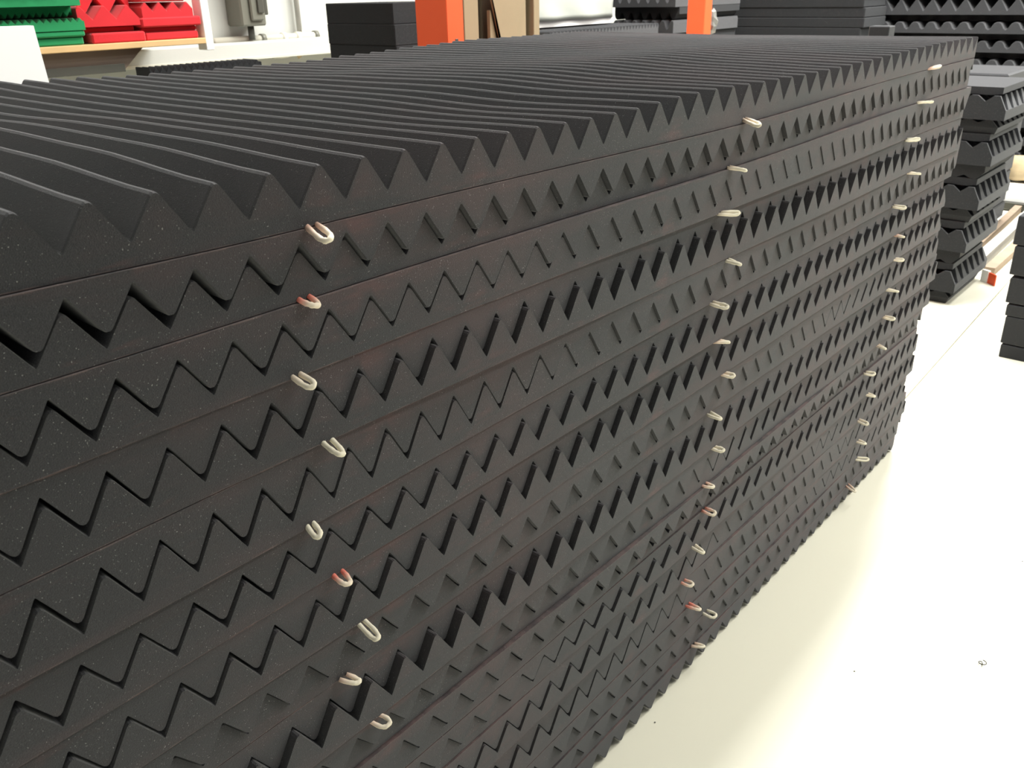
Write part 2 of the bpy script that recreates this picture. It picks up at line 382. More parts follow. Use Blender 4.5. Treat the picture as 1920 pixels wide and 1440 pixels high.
# ------------------------------------------------------------------ white cord loops between the sheets
LOOPS = [
 [((576, 424), (594, 419), (620, 452), .3), ((562, 562), (581, 555), (597, 576), .75), ((547, 705), (561, 700), (591, 727), .1), ((604, 827), (620, 821), (643, 855), .0),
  ((575, 983), (585, 978), (601, 1009), 0), ((624, 1077), (640, 1067), (656, 1098), .9), ((669, 1165), (679, 1158), (711, 1200), 0), ((639, 1276), (652, 1265), (676, 1281), .2), ((688, 1349), (704, 1337), (732, 1361), .25)],
 [((1394, 224), (1397, 222), (1427, 236), .15), ((1366, 315), (1369, 313), (1401, 320), .1), ((1348, 402), (1352, 397), (1388, 400), .05), ((1359, 488), (1363, 484), (1391, 497), 0),
  ((1333, 570), (1338, 566), (1367, 577), .05), ((1339, 642), (1344, 637), (1369, 642), .2), ((1351, 702), (1356, 698), (1379, 706), .15), ((1328, 778), (1334, 773), (1354, 787), 0),
  ((1333, 840), (1338, 837), (1359, 846), .05), ((1316, 911), (1323, 905), (1340, 914), .35), ((1318, 958), (1324, 953), (1343, 965), .5), ((1295, 1024), (1301, 1020), (1321, 1038), .05),
  ((1277, 1092), (1283, 1088), (1301, 1098), .55), ((1286, 1136), (1292, 1132), (1315, 1144), .8), ((1319, 1150), (1326, 1146), (1344, 1157), 0), ((1298, 1212), (1304, 1208), (1322, 1213), .2)],
 [((1740, 130), (1742, 128), (1765, 124), .3), ((1721, 193), (1723, 191), (1750, 191), .05), ((1700, 264), (1703, 260), (1725, 261), 0), ((1700, 325), (1702, 322), (1727, 326), .1),
  ((1675, 388), (1678, 385), (1700, 390), .05), ((1676, 441), (1679, 439), (1697, 445), .4), ((1672, 487), (1675, 485), (1696, 488), .1), ((1660, 544), (1663, 541), (1686, 547), .05),
  ((1655, 595), (1658, 592), (1679, 599), .1), ((1642, 647), (1645, 644), (1662, 655), .15), ((1621, 701), (1625, 697), (1642, 702), .05), ((1621, 740), (1625, 736), (1642, 744), .1),
  ((1607, 789), (1610, 785), (1629, 796), .1), ((1605, 828), (1609, 824), (1625, 833), .1), ((1603, 862), (1606, 857), (1630, 862), 0), ((1588, 912), (1592, 908), (1605, 923), .3)]]
ROWN = ['nearest', 'middle', 'farthest']
for r_, row in enumerate(LOOPS):
    for i, (a, b, t, pink) in enumerate(row):
        yb_ = lambda p: 0
        z0 = LINE[i]
        def face(px):
            yy = .1
            for _ in range(3):
                P = on(px[0], px[1], 1, yy); yy = YB(P[2])-.02
            return P
        A = face(a); B = face(b)
        # the two cord ends leave the slit between the sheets at its height
        zc = float(LINE[i](A[0]))
        sep = min(max(abs(B[0]-A[0]), .14), .5)
        if r_ > 0: sep = min(max(sep, .16), .34)
        A = np.array([A[0], A[1]+.05, A[2]]); B = np.array([A[0]+sep, A[1], A[2]+(B[2]-A[2])*.5])
        droop = [.16, .10, .08][r_]
        Tp = on(t[0], t[1], 2, A[2]-droop)
        out = A[1]-Tp[1]
        if out > .75 or out < .25:
            Tp = on(t[0], t[1], 1, A[1]-min(max(out, .3), .7))
        rad = .053
        mid = (A+B)/2; ax = Tp-mid; ax /= np.linalg.norm(ax); Tp = Tp-ax*rad
        side = (B-A)/2; wd = np.linalg.norm(side)
        side = side/wd; hw = max(wd, rad*1.35)
        pts = []; pk_ = []
        Ln = np.linalg.norm(Tp-mid); nn = 18
        for q in range(nn+1):
            s = q/nn*math.pi
            # elongated U: half-width bulges a little before the tip
            along = math.sin(s)**.62 if 0 < s < math.pi else 0
            lat = -math.cos(s)
            lat = math.copysign(abs(lat)**.8, lat)*(1+.25*math.sin(s))
            p = mid+ax*Ln*along+side*hw*lat
            p[2] += .025*math.sin(s*2)*(1 if i % 2 else -1)
            pts.append(p); pk_.append(max(0, 1-along*1.15))
        nseg = 10
        n_ = len(pts)
        tw = random.uniform(0, 6)
        o = tube('cord_loop', pts, rad, 'cord', n=nseg, rfun=lambda i_, th: 1+.10*math.cos(2*(th-i_*.9)+tw)+.05*math.sin(i_*1.9+tw))
        at = o.data.attributes.new('pink', 'FLOAT', 'POINT')
        at.data.foreach_set('value', [min(1, pk_[v//nseg]*pink*1.6+pink*.12) for v in range(len(o.data.vertices))])
        col_ = 'pink-stained white' if pink > .5 else ('white' if pink < .2 else 'slightly pink-tipped white')
        tag(o, f'{col_} cord loop, {ordw(i+1)} from the top in the {ROWN[r_]} column of loops', 'cord loop', f'cord loops in the {ROWN[r_]} column')

# ------------------------------------------------------------------ left background: shelf with red and green foam on the white wall
YS = 52
def xz(px, py, y=YS):
    p = on(px, py, 1, y); return p[0], p[2]
sx0, sz0 = xz(40, 92); sx1, sz1 = xz(386, 72)
shz = xz(230, 80)[1]
shelf = empty('wall_shelf', (30, 58, shz-.5)); tag(shelf, 'long plywood shelf on the white wall carrying red and green foam', 'shelf')
box('shelf_board', 8, sx1, YS, YL, shz-.42, shz, 'wood', shelf)
bx0 = xz(240, 130)[0]
box('end_upright', sx1+.1, sx1+.75, YS+.2, YS+1.4, shz-.9, CZ*.4, 'white', shelf)
# brown panel, shadow put into its colour, and white ledge under the shelf
PY = 52.8
pz0 = xz(160, 140, PY)[1]
x_end = xz(236, 118, PY)[0]
Vp = [(6, PY, pz0), (x_end-.3, PY, pz0), (x_end+1.5, PY, shz-.45), (6, PY, shz-.45)]
Vp += [(x, PY+.5, z) for x, _, z in Vp]
o = link('shaded_brown_panel', Vp, [(0, 1, 2, 3), (7, 6, 5, 4), (0, 4, 5, 1), (1, 5, 6, 2), (2, 6, 7, 3), (3, 7, 4, 0)], 'brownp'); fix_normals(o)
tag(o, 'shadow-toned brown panel with slanted end leaning against the wall below the shelf', 'panel')
box('bottom_rail', 6, x_end-.2, PY-.2, PY, pz0, pz0+.55, 'dark', o, c=.02)
lx = xz(236, 125, 60)[0]
lz = [xz(px, py, 60)[1] for px, py in ((300, 92), (300, 126))]
lg = box('wall_ledge', 12, 100, 60, YL, lz[1], lz[0], 'wall', c=.05); tag(lg, 'long white boxed ledge along the wall under the conduit', 'ledge')
box('ledge_lip', 12, 100, 59.85, 60, lz[1], lz[1]+.25, 'cream', lg, c=.02)
# pipes
pipe = empty('wall_conduit', (45, 63, -1)); tag(pipe, 'cream painted conduit running along the white wall under the grey box', 'pipe')
pz = xz(470, 74, 63.3)[1]
xA = xz(402, 79, 63.3)[0]; xT = xz(542, 68, 63.3)[0]
tube('horizontal_pipe', [(xA, 63.3, pz), (xT+20, 63.3, pz)], .33, 'cream', pipe, n=12)
for px in (492, 532, 558, 592):
    xx = xz(px, 72, 63.3)[0]; tube('pipe_coupling' if px in (532, 558) else 'pipe_clamp', [(xx-.22, 63.3, pz), (xx+.22, 63.3, pz)], .45, 'cream' if px in (532, 558) else 'metal', pipe, n=12)
px2 = xz(562, 60, 63.4)[0]
tube('vertical_pipe', [(px2, 63.4, pz), (px2-.1, 63.4, 20)], .26, 'woodg', pipe, n=10)
cz0 = xz(500, 108, 63.2)[1]
arc = [(xA+6, 63.2, cz0), (px2-2.6, 63.2, cz0)]+[(px2-2.4+2.4*math.sin(a), 63.2, cz0+2.2-2.2*math.cos(a)) for a in np.linspace(.15, math.pi/2, 8)]+[(px2, 63.2, pz)]
tube('bent_pipe', arc, .2, 'cream', pipe, n=10)
xx = px2-1.6
tube('short_elbow', [(xx, 63.2, pz), (xx+.5, 63.1, pz-1.1), (xx+1.0, 63.0, pz-1.9)], .22, 'burlap', pipe, n=8)
# grey electrical box
e0, ez0 = xz(460, 50, 61.5); e1, _ = xz(508, 50, 61.5)
eb = empty('switch_box', ((e0+e1)/2, 62, ez0)); tag(eb, 'grey metal electrical switch box mounted on the white wall above the conduit', 'switch box')
box('box_body', e0-.2, e1-.3, 61.6, 64, ez0, ez0+6, 'metal', eb, c=.15)
box('box_cover', e0+.7, e1-.7, 61.3, 61.6, ez0+.45, ez0+6.2, 'metal', eb, c=.12)
box('cover_latch', e0+1.35, e0+2.0, 61.1, 61.3, ez0+1.1, ez0+2.6, 'dark', eb, c=.05)
box('side_switch', e1-.3, e1+.15, 61.8, 62.6, ez0+.9, ez0+2.4, 'dark', eb, c=.08)
tube('conduit_stub', [(e0+1.3, 62.6, ez0), (e0+1.3, 62.6, ez0-1.2)], .3, 'dark', eb, n=8)
box('cover_sticker', e0+1.1, e0+1.9, 61.24, 61.3, ez0+4.1, ez0+4.5, 'white', eb, c=.02)

def edge_tile(name, x0, x1, y0, y1, z0, z1, amp, m, pitch, up=True, phase=0., dome=False, taper=0.):
    """foam tile whose teeth ridges run in y, seen from its -y end"""
    if up: fz = lambda u: np.full(len(u), z0); wz = lambda u, t: z1-amp*(1-t)
    else: fz = lambda u: np.full(len(u), z1); wz = lambda u, t: z0+amp*(1-t)
    return sheet(name, x0, x1, x0+phase*pitch, fz, wz, [y0, y0+.08, y1-.08, y1], m, 0, pitch, dome, .06)
# red foam: two piles side by side on the shelf
def pz_(px, py, y=YS): return xz(px, py, y)
h = (pz_(165, 5)[1]-shz)
rx0 = pz_(168, 60)[0]; rx1 = pz_(275, 60)[0]; rx2 = pz_(381, 60)[0]
RED = []
def red(x0, x1, za, zb, amp, up, label, ph=.5, y0=YS+.3, pitch=1.72):
    if amp == 0: o = box('foam_tile', x0, x1, y0, y0+9, za, zb, 'red', c=.1)
    else: o = edge_tile('foam_tile', x0, x1, y0, y0+9, za, zb, amp, 'red', pitch, up, ph)
    tag(o, label, 'foam tile', 'red foam tiles on the shelf'); return o
def hz(px, py): return pz_(px, py)[1]-pz_(px, 84-(px-160)*.0545)[1]
t1, t2, t3 = hz(220, 61), hz(220, 49), hz(212, 8)
red(rx0+.2, rx1, shz, shz+t1, 0, 1, 'flat bright red foam tile at the bottom of the left red pile', y0=YS+.2)
red(rx0-.3, rx1-.4, shz+t1, shz+t2, 0, 1, 'flat dark red foam tile second from the bottom of the left red pile', y0=YS+.9)
red(rx0-.5, rx1-.2, shz+t2, shz+t3, (t3-t2)*.66, True, 'red wedge foam tile with three tall teeth up, left red pile', .12)
red(rx0-1.0, rx1-.3, shz+t3-.62, shz+t3+1.3, 1.05, False, 'red wedge foam tile lying teeth down on the left red pile', .907, y0=YS+1.3)
w1, w2, w3, w4 = hz(330, 60), hz(330, 50), hz(330, 32), hz(330, 3)
red(rx1+.15, rx2-.1, shz, shz+w1, 0, 1, 'flat red foam tile at the bottom of the right red pile', y0=YS+.5)
red(rx1+.05, rx2, shz+w1, shz+w2, 0, 1, 'flat red foam tile second from the bottom of the right red pile', y0=YS+.8)
red(rx1-.1, rx2+.15, shz+w2, shz+w3, 0, 1, 'flat red foam tile third from the bottom of the right red pile', y0=YS+.25)
red(rx1+.1, rx2-.4, shz+w3, shz+w4, .62, True, 'red wedge foam tile teeth up on the right red pile', .30, y0=YS+.35, pitch=1.1)
red(rx1+.1, rx2-.9, shz+w4, shz+w4+1, 0, 1, 'flat red foam tile covering the teeth of the right red pile', y0=YS+.35)
# green foam
gx1 = pz_(163, 60)[0]
def green(x0, x1, za, zb, amp, up, label, y0, pitch=.45, dome=False):
    if amp == 0: o = box('foam_tile', x0, x1, y0, y0+9, za, zb, 'green', c=.1)
    else: o = edge_tile('foam_tile', x0, x1, y0, y0+9, za, zb, amp, 'green', pitch, up, .3, dome)
    tag(o, label, 'foam tile', 'green foam tiles on the shelf'); return o
green(gx1-13, gx1-.15, shz, shz+.55, 0, 1, 'lowest green foam tile on the shelf', YS+.35)
green(gx1-13, gx1-.05, shz+.55, shz+.95, .0, 1, 'second green foam tile from the shelf board', YS+.15)
green(gx1-13, gx1, shz+.95, shz+1.75, .25, True, 'third green foam tile from the bottom, fine teeth up', YS+.1)
green(gx1-13, gx1-.35, shz+1.77, shz+2.48, .3, False, 'fourth green foam tile from the bottom, recessed with teeth down', YS+.9)
green(gx1-12, gx1-.3, shz+2.5, shz+3.35, .25, True, 'fifth green foam tile from the bottom, sticking out to the front', YS-.5, .9, True)
green(gx1-15, gx1-1.6, shz+3.37, shz+4.58, .5, False, 'topmost visible green foam tile, ribbed front edge', YS-.9, .9, True)
green(gx1-16, gx1-1.5, shz+4.6, shz+5.6, .0, True, 'dark shaded green foam tile on the top of the green pile', YS+.2)
# blank white board standing behind the stack, at the left edge of the view
wx1, wz1 = xz(63, 48, 27.5); wx2, wz2 = xz(83, 145, 27.5)
V = [(wx1-7, 27.5, FZ), (wx2+.6*((FZ-wz2)/(wz2-wz1)*0+0), 27.5, FZ), (wx1, 27.5, wz1), (wx1-7, 27.5, wz1+.05)]
V = [(V[0][0], 24.6, V[0][2]), (V[1][0], 24.6, V[1][2])]+V[2:]; V += [(x, y+.6, z) for x, y, z in V]
o = link('white_board', V, [(0, 1, 2, 3), (7, 6, 5, 4), (0, 4, 5, 1), (1, 5, 6, 2), (2, 6, 7, 3), (3, 7, 4, 0)], 'white'); fix_normals(o)
tag(o, 'blank bright white board standing behind the left end of the big stack', 'board')
# small-toothed black foam piece at the foot of the wall
q0, qz = xz(305, 128, 50); q1, _ = xz(480, 118, 50)
o = sheet('foam_sheet', q0-1, q1+.5, q0, lambda u: np.full(len(u), qz-1.4), lambda u, t: qz-.25+.35*t+.0*u, [50, 50.1, 51.9, 52], 'foam_k', 0, .5, False, .05)
tag(o, 'black fine-toothed foam sheet lying between the big stack and the white ledge', 'foam sheet')
bs = box('foam_slab', q0-1, q1+.4, 50, 52, FZ, qz-1.4, 'foam_k', c=.1); tag(bs, 'black foam block under the fine-toothed foam sheet by the wall', 'foam block')

# ------------------------------------------------------------------ dark foam pile left of the orange post
def pile(x0, x1, y0, y1, zs, jit, m, labels, cat='foam sheet', group=None, seed=3, wave=None):
    r = random.Random(seed)
    for i in range(len(zs)-1):
        a, b2 = zs[i], zs[i+1]; d1, d2, d3 = (r.uniform(-jit, jit) for _ in range(3))
        if wave:
            amp, pitch, dome = wave; up = i % 2 == 0
            o = edge_sheet_y(x0+(0 if up else jit*2.2), x1, y0+d2, y1+d3, a, b2, amp, pitch, up, dome, m, r.uniform(0, 1))
        else: o = box('foam_sheet', x0+d1, x1, y0+d2, y1+d3, a, b2, m, c=.05)
        tag(o, labels(i+1, len(zs)-1), cat, group)
def edge_sheet_y(x0, x1, y0, y1, z0, z1, amp, pitch, up, dome, m, ph=0):
    if up: fz = lambda u: np.full(len(u), z0); wz = lambda u, t: z1-amp*(1-t)
    else: fz = lambda u: np.full(len(u), z1); wz = lambda u, t: z0+amp*(1-t)
    return sheet('foam_sheet', y0, y1, y0+ph*pitch, fz, wz, [x0, x0+.1, x1-.1, x1], m, 1, pitch, dome, .06)
pc = on(740, 60, 1, 38)
pl = on(615, 60, 0, pc[0])
zs = [FZ+1.0+i*1.33 for i in range(18)]; zs[-1] = on(740, 5, 1, 38)[2]
zs = [FZ+(zs[-1]-FZ)*i/17 for i in range(18)]
pile(pc[0], pc[0]+5.6, 38, pl[1], zs, .09, 'foam_k', lambda i, n: f'black foam slab, {ordw(i)} from the bottom, pile left of wide orange post', group='black slabs left of the orange post')

# orange uprights
def post(px0, pxc, px1, y, label):
    c = on(pxc, 50, 1, y); e = on(px1, 50, 1, y); l = on(px0, 50, 0, c[0])
    r = empty('rack_upright', (c[0], y, FZ)); tag(r, label, 'rack upright')
    w_ = e[0]-c[0]; d_ = l[1]-y
    box('upright_column', c[0], c[0]+w_, y, y+d_, FZ+.3, CZ*.8, 'orange', r, c=.06)
    box('base_plate', c[0]-.6, c[0]+w_+.6, y-.6, y+d_+.6, FZ, FZ+.3, 'orange', r)
    box('bolt_hole', c[0]+w_*.45, c[0]+w_*.62, y-.03, y+.01, on(pxc, 82, 1, y)[2]-.1, on(pxc, 82, 1, y)[2]+.25, 'dark', r, c=.01)
    return r
post(780, 838, 870, 30, 'wide orange painted steel rack upright beside the cardboard boards')
post(1287, 1320, 1333, 34, 'narrow orange painted steel rack upright before the far dark foam piles')

# cardboard boards right of the orange post
cb = empty('cardboard_crate', (50, 37, FZ)); tag(cb, 'tan cardboard fitting with slanted slots standing beside the orange post', 'cardboard')
def cx_(px, y): return on(px, 50, 1, y)[0]
box('side_board', cx_(871, 36), cx_(898, 36), 36, 36.6, FZ, 12, 'card', cb)
box('back_board', cx_(890, 38.4), cx_(925, 38.4), 38.4, 38.9, FZ, 12, 'card_shade', cb)  # shade-coloured board filling the dark gap beside the flaps
a0, a1 = cx_(920, 36.3), cx_(986, 36.3)
zt_, zb_ = on(950, -25, 1, 36.3)[2], FZ
def xs_at(px, py): return on(px, py, 1, 36.3)
P1, P2 = xs_at(918, 0), xs_at(934, 74)      # left slanted slot
P3, P4 = xs_at(979, 0), xs_at(965, 72)      # right slanted slot
def slanted(name, l0, l1, r0, r1, z0, z1, y, th, m):
    V = [(l0, y, z0), (r0, y, z0), (r1, y, z1), (l1, y, z1)]; V += [(x, y+th, z) for x, _, z in V]
    return fix_normals(link(name, V, [(0, 1, 2, 3), (7, 6, 5, 4), (0, 4, 5, 1), (1, 5, 6, 2), (2, 6, 7, 3), (3, 7, 4, 0)], m, cb))
def lin(Pa, Pb, z): t = (z-Pa[2])/(Pb[2]-Pa[2]); return Pa[0]+t*(Pb[0]-Pa[0])
zl, zh = -4.2, 4.5
slanted('centre_flap', lin(P1, P2, zl)+.16, lin(P1, P2, zh)+.16, lin(P3, P4, zl)-.1, lin(P3, P4, zh)-.1, zl, zh, 36.1, .3, 'card')
slanted('left_flap', a0, a0, lin(P1, P2, zl)-.16, max(a0+.05, lin(P1, P2, 1.2)-.1), zl, 1.2, 36.35, .3, 'card')
slanted('right_flap', lin(P3, P4, zl)+.26, min(a1-.05, lin(P3, P4, zh)+.26), a1, a1, zl, zh, 36.3, .3, 'card')
box('flap_backing', a0, a1, 37.2, 37.5, FZ, 12, 'card_shade', cb)
box('inner_side', cx_(983, 37), cx_(1003, 37), 37, 37.4, FZ, 12, 'card_shade', cb)
box('edge_board', cx_(1001, 36.2), cx_(1012, 36.2), 36.2, 37.8, FZ, 12, 'card', cb)

# white wrapped bale, ribbed black foam below it
bx0_, bz0 = xz(1008, 41, 50); bx1_, bz1 = xz(1140, 35, 50)
bale = empty('wrapped_bale', (bx0_+5, 52, bz0)); tag(bale, 'large bale wrapped in white plastic film right of the cardboard', 'bale')
V = []; Fs = []; nx, nz_ = 26, 14
for i in range(nx+1):
    for j in range(nz_+1):
        u = i/nx; v = j/nz_
        x = bx0_-3+(bx1_-bx0_+5.6)*u; z = bz1+.15+7*v; e = max(0, (u-.9)/.1)
        x -= 1.1*(math.sin(v*7+.6)**2)*e
        y = 50+.10*math.sin(u*17+2*math.sin(v*5))+2.4*e**2
        V.append((x, y, z))
for i in range(nx):
    for j in range(nz_):
        a = i*(nz_+1)+j; Fs.append((a, a+nz_+1, a+nz_+2, a+1))
nb = len(V)
V += [(x, 60, z) for x, y, z in V[:nb]]
for i in range(nx):
    for j in range(nz_):
        a = nb+i*(nz_+1)+j; Fs.append((a, a+1, a+nz_+2, a+nz_+1))
for i in range(nx):
    for j in (0, nz_):
        a = i*(nz_+1)+j; Fs.append((a, a+nz_+1, nb+a+nz_+1, nb+a))
for j in range(nz_):
    for i in (0, nx):
        a = i*(nz_+1)+j; Fs.append((a, a+1, nb+a+1, nb+a))
fix_normals(link('film_wrap', V, Fs, 'film', bale, True))
box('bale_base', bx0_-3, bx1_+1.2, 50.3, 60, bz1-.5, bz1+.15, 'white', bale)
for i in range(6):
    o = sheet('foam_sheet', bx0_-3, bx1_+4.5+(0 if i < 5 else .3), bx0_, lambda u, i=i: np.full(len(u), bz1-.55-(i+1)*1.5),
              lambda u, t, i=i: np.full(len(u), bz1-.55-i*1.5-.5)+.45*t, [46, 46.1, 59.9, 60], 'foam_b' if i == 0 else 'foam_k', 0, .62, False, .05)
    tag(o, f'dark ribbed foam sheet under the white wrapped bale, {ordw(i+1)} from the top', 'foam sheet', 'ribbed foam under the bale')
o = box('support_block', bx0_-3, bx1_+4, 46.4, 60, FZ, bz1-.55-9.0, 'foam_k', c=.1); tag(o, 'black foam block carrying the ribbed sheets behind the big stack', 'foam block')

# ------------------------------------------------------------------ far dark foam piles facing the camera
def far_pile(px0, px1, x, pyt, pyb, n, wave, m, lab, grp, seed, top=2.5, depth=16, jit=.25, mod=None):
    a = on(px0, 40, 0, x)[1]; b2 = on(px1, 40, 0, x)[1]
    z1 = top; r = random.Random(seed)
    zs = [FZ+(z1-FZ)*i/n for i in range(n+1)]
    for i in range(n):
        up = (i % 2 == 0); d = r.uniform(-.2, .2)
        lo, hi = zs[i], zs[i+1]
        if wave:
            amp, pitch, dome = wave
            if up: hi -= .02
            o = edge_sheet_y(x+(0 if up else jit*3), x+depth, b2+d, a+d+r.uniform(-.3, .3), lo, hi, amp if up else amp*.8, pitch, up, dome, m if up else 'foam_k', r.uniform(0, 1))  # recessed sheets get blacker foam, gap shadow put into their colour
        else: o = box('foam_sheet', x+r.uniform(-.12, .12), x+depth, b2+d, a+d, lo, hi, m, c=.1)
        tag(o, lab.format(ordw(i+1)), 'foam sheet', grp)
far_pile(1140, 1262, 92, 0, 60, 18, (1.0, 1.32, True), 'foam_b', 'dark toothed foam sheet, {} from the bottom, pile left of narrow orange post', 'toothed sheets left of the narrow post', 5, top=3.2, jit=.35)
far_pile(1352, 1618, 112, 0, 60, 22, None, 'foam_k', 'thin flat black foam sheet, {} from the bottom, pile right of narrow orange post', 'flat sheets right of the narrow post', 6, top=3.2, depth=7.5)
# wide pile with rounded teeth at the upper right
ztop = 3.5; zrow = [on(1700, 26, 0, 120)[2]]
ya = on(1622, 40, 0, 120)[1]; y_r = -14
per = 2.12; zz = on(1740, 41, 0, 120)[2]
levels = []
z_ = zz+per*3
TABLE = on(1884, 315, 0, 112)[2]-2.3
while z_ > TABLE+per+.1: levels.append(z_); z_ -= per
for i, zt__ in enumerate(levels):
    r = random.Random(i+40)
    o = edge_sheet_y(120+r.uniform(-.15, .15), 138, y_r, ya+r.uniform(-.5, .4), zt__-1.3, zt__+(.6 if i == 2 else 0), 1.45 if i == 2 else .85, 1.92, True, i != 2, 'foam_b', r.uniform(0, 1))
    tag(o, f'dark foam sheet with rounded teeth, {ordw(i+1)} from the top, wide far right pile', 'foam sheet', 'toothed sheets of the wide far right pile')
    o = edge_sheet_y(121.3, 138, y_r, ya-.6+r.uniform(-.4, .4), zt__-per+(.63 if i == 1 else .02), zt__-1.32, .15, 1.92, False, True, 'foam_k', r.uniform(0, 1))  # black foam puts the shadow of the gap into the sheet's colour
    tag(o, f'recessed shade-blackened foam sheet teeth down, {ordw(i+1)} from the top, wide far right pile', 'foam sheet', 'recessed sheets of the wide far right pile')
# light grey slab pile just behind the tower (its top shows beside the big stack)
gz = on(1870, 130, 0, 98)[2]; gy = on(1885, 145, 0, 92)[1]
for i in range(9):
    t_ = gz-(gz-FZ-1.15)*i/9; b_ = gz-(gz-FZ-1.15)*(i+1)/9
    o = box('foam_block', 93, 103, gy+random.uniform(-.1, .1), gy+13, b_, t_, 'foam_b', c=.15)
    tag(o, f'charcoal foam block, {ordw(i+1)} from the top of the pile behind the tile tower', 'foam block', 'blocks behind the tile tower')
# small grey box on the far pile
s0 = on(1628, 62, 0, 62); s1 = on(1668, 50, 0, 62)
o = box('foam_block', 62, 63.2, s1[1], s0[1], on(1650, 72, 0, 62)[2]-1.5, on(1650, 49, 0, 62)[2], 'foam_b', c=.06)
tag(o, 'small grey foam block peeking over the far edge of the big stack', 'foam block')
o2 = box('foam_block', 61.5, 64, s1[1]-.5, s0[1]+.5, FZ, on(1650, 72, 0, 62)[2]-1.5, 'foam_b', c=.1)
tag(o2, 'tall foam column hidden behind the far end of the big stack', 'foam block')
# crumpled clear film by the narrow post
c_ = on(1331, 40, 1, 34.6)
V = []; Fs = []
for i in range(9):
    for j in range(7):
        a = i/8*math.pi; b_ = j/6*math.pi*2
        rr = .7+.5*random.random()
        V.append((c_[0]+rr*.7*math.sin(a)*math.cos(b_), c_[1]+rr*.8*math.sin(a)*math.sin(b_), c_[2]+rr*1.3*math.cos(a)))
for i in range(8):
    for j in range(6): Fs.append((i*7+j, i*7+j+1, (i+1)*7+j+1, (i+1)*7+j))
o = link('plastic_film', V, Fs, 'clear'); tag(o, 'crumpled clear plastic film caught beside the narrow orange upright', 'plastic film')

# ------------------------------------------------------------------ tower of pyramid foam tiles at the right
def pyr_tile(x0, x1, y0, y1, zb, zt, h, px_, py_, up, inset, m, flare=0.):
    """tile with a slab and rows of truncated pyramids; up: teeth up"""
    nx = max(1, round((x1-x0)/px_)); ny = max(1, round((y1-y0)/py_))
    xs = []; fx = []
    for i in range(nx):
        for f, p in ((0, 1), (.15, 1), (.5, 0), (.85, 1)):
            if i and f == 0: continue
            xs.append(x0+(x1-x0)*(i+f)/nx); fx.append(p)
    xs.append(x1); fx.append(1)
    ys = []; fy = []
    for j in range(ny):
        for f, p in ((0, 0), (.36, 1), (.64, 1)): ys.append(y0+(y1-y0)*(j+f)/ny); fy.append(p)
    ys.append(y1); fy.append(0)
    V = []; A = len(xs); B = len(ys)
    for i, x in enumerate(xs):
        for j, y in enumerate(ys):
            t = 1. if (fx[i] and fy[j]) else (.58 if fx[i] and 0 < j < B-1 else 0.)
            z = (zt-h*(1-t)) if up else (zb+h*(1-t))
            V.append((x, y, z))
    n = len(V); zf = zb if up else zt
    V += [(x+(inset if x == x0 else -inset if x == x1 else 0), y+(inset if y == y0 else -inset if y == y1 else 0), zf) for x in (x0, x1) for y in (y0, y1)]
    Fs = [(i*B+j, (i+1)*B+j, (i+1)*B+j+1, i*B+j+1) for i in range(A-1) for j in range(B-1)]
    c00, c01, c10, c11 = n, n+1, n+2, n+3
    Fs.append((c00, c01, c11, c10))
    Fs.append(tuple([c00, c01]+[j for j in range(B-1, -1, -1)])); Fs.append(tuple([c10, c11]+[(A-1)*B+j for j in range(B-1, -1, -1)]))
    Fs.append(tuple([c00, c10]+[i*B for i in range(A-1, -1, -1)])); Fs.append(tuple([c01, c11]+[i*B+B-1 for i in range(A-1, -1, -1)]))
    return fix_normals(link('foam_tile', V, Fs, m))
TOPS = [-4.9, -8.4, -11.85, -15.4, -18.9, FZ]; CY = [4.15, 4.45, 4.75, 5.05, 5.3]
for u in range(5):
    z1, z0 = TOPS[u], TOPS[u+1]; hh = z1-z0; y = CY[u]; X = 72.4; XW = 9.2
    lay = [('flat-backed cover tile of', z1-.55, z1, X+.35, 0), ('tile with teeth up and slotted side of', 0, 0, X, 1), ('smaller tile with teeth down at the foot of', 0, 0, X+.3, 2)]
    a = pyr_tile(X+.25, X+XW-.25, y+.35, y+10.4, z1-hh*.165, z1, hh*.03, 1.55, 1.95, False, .0, 'foam_b')
    tag(a, f'flat-topped charcoal foam tile covering the {ordw(u+1)} group from the tile tower top', 'foam tile', 'tiles of the tower')
    b = pyr_tile(X-.1, X+XW+.4, y-.15, y+10.8, z1-hh*.68, z1-hh*.17, hh*.30, 1.55, 1.5, True, .0, 'foam_b')
    tag(b, f'slotted charcoal foam tile, middle of the {ordw(u+1)} group from the tile tower top', 'foam tile', 'tiles of the tower')
    c = pyr_tile(X+.25, X+XW-.1, y+.25, y+10.5, z0+.02, z1-hh*.69, hh*.16, 1.55, 1.5, u % 2 == 0, .0 if u % 2 else .2, 'foam_b')
    tag(c, f'narrower charcoal foam tile, foot of the {ordw(u+1)} group from the tile tower top', 'foam tile', 'tiles of the tower')

# ------------------------------------------------------------------ pile of slabs cut by the right edge of the view
xr = 63.0
RPX = [((1872, 669), (1876, 645)), ((1876, 643), (1884, 593)), ((1884, 592), (1886, 571)), ((1885, 568), (1892, 521)), ((1893, 516), (1899, 462)), ((1900, 460), (1905, 405))]
for i, (lo, hi) in enumerate(RPX):
    a = on(*lo, 0, xr); b_ = on(*hi, 0, xr)
    z0_ = FZ if i == 0 else a[2]
    o = box('foam_slab', xr+i*.05, xr+11, -13, (a[1]+b_[1])/2, z0_, b_[2]-.02, 'foam_b', c=.05)
    tag(o, f'dark grey smooth foam slab, {ordw(i+1)} from the bottom, pile at the right edge', 'foam slab', 'slabs at the right edge')

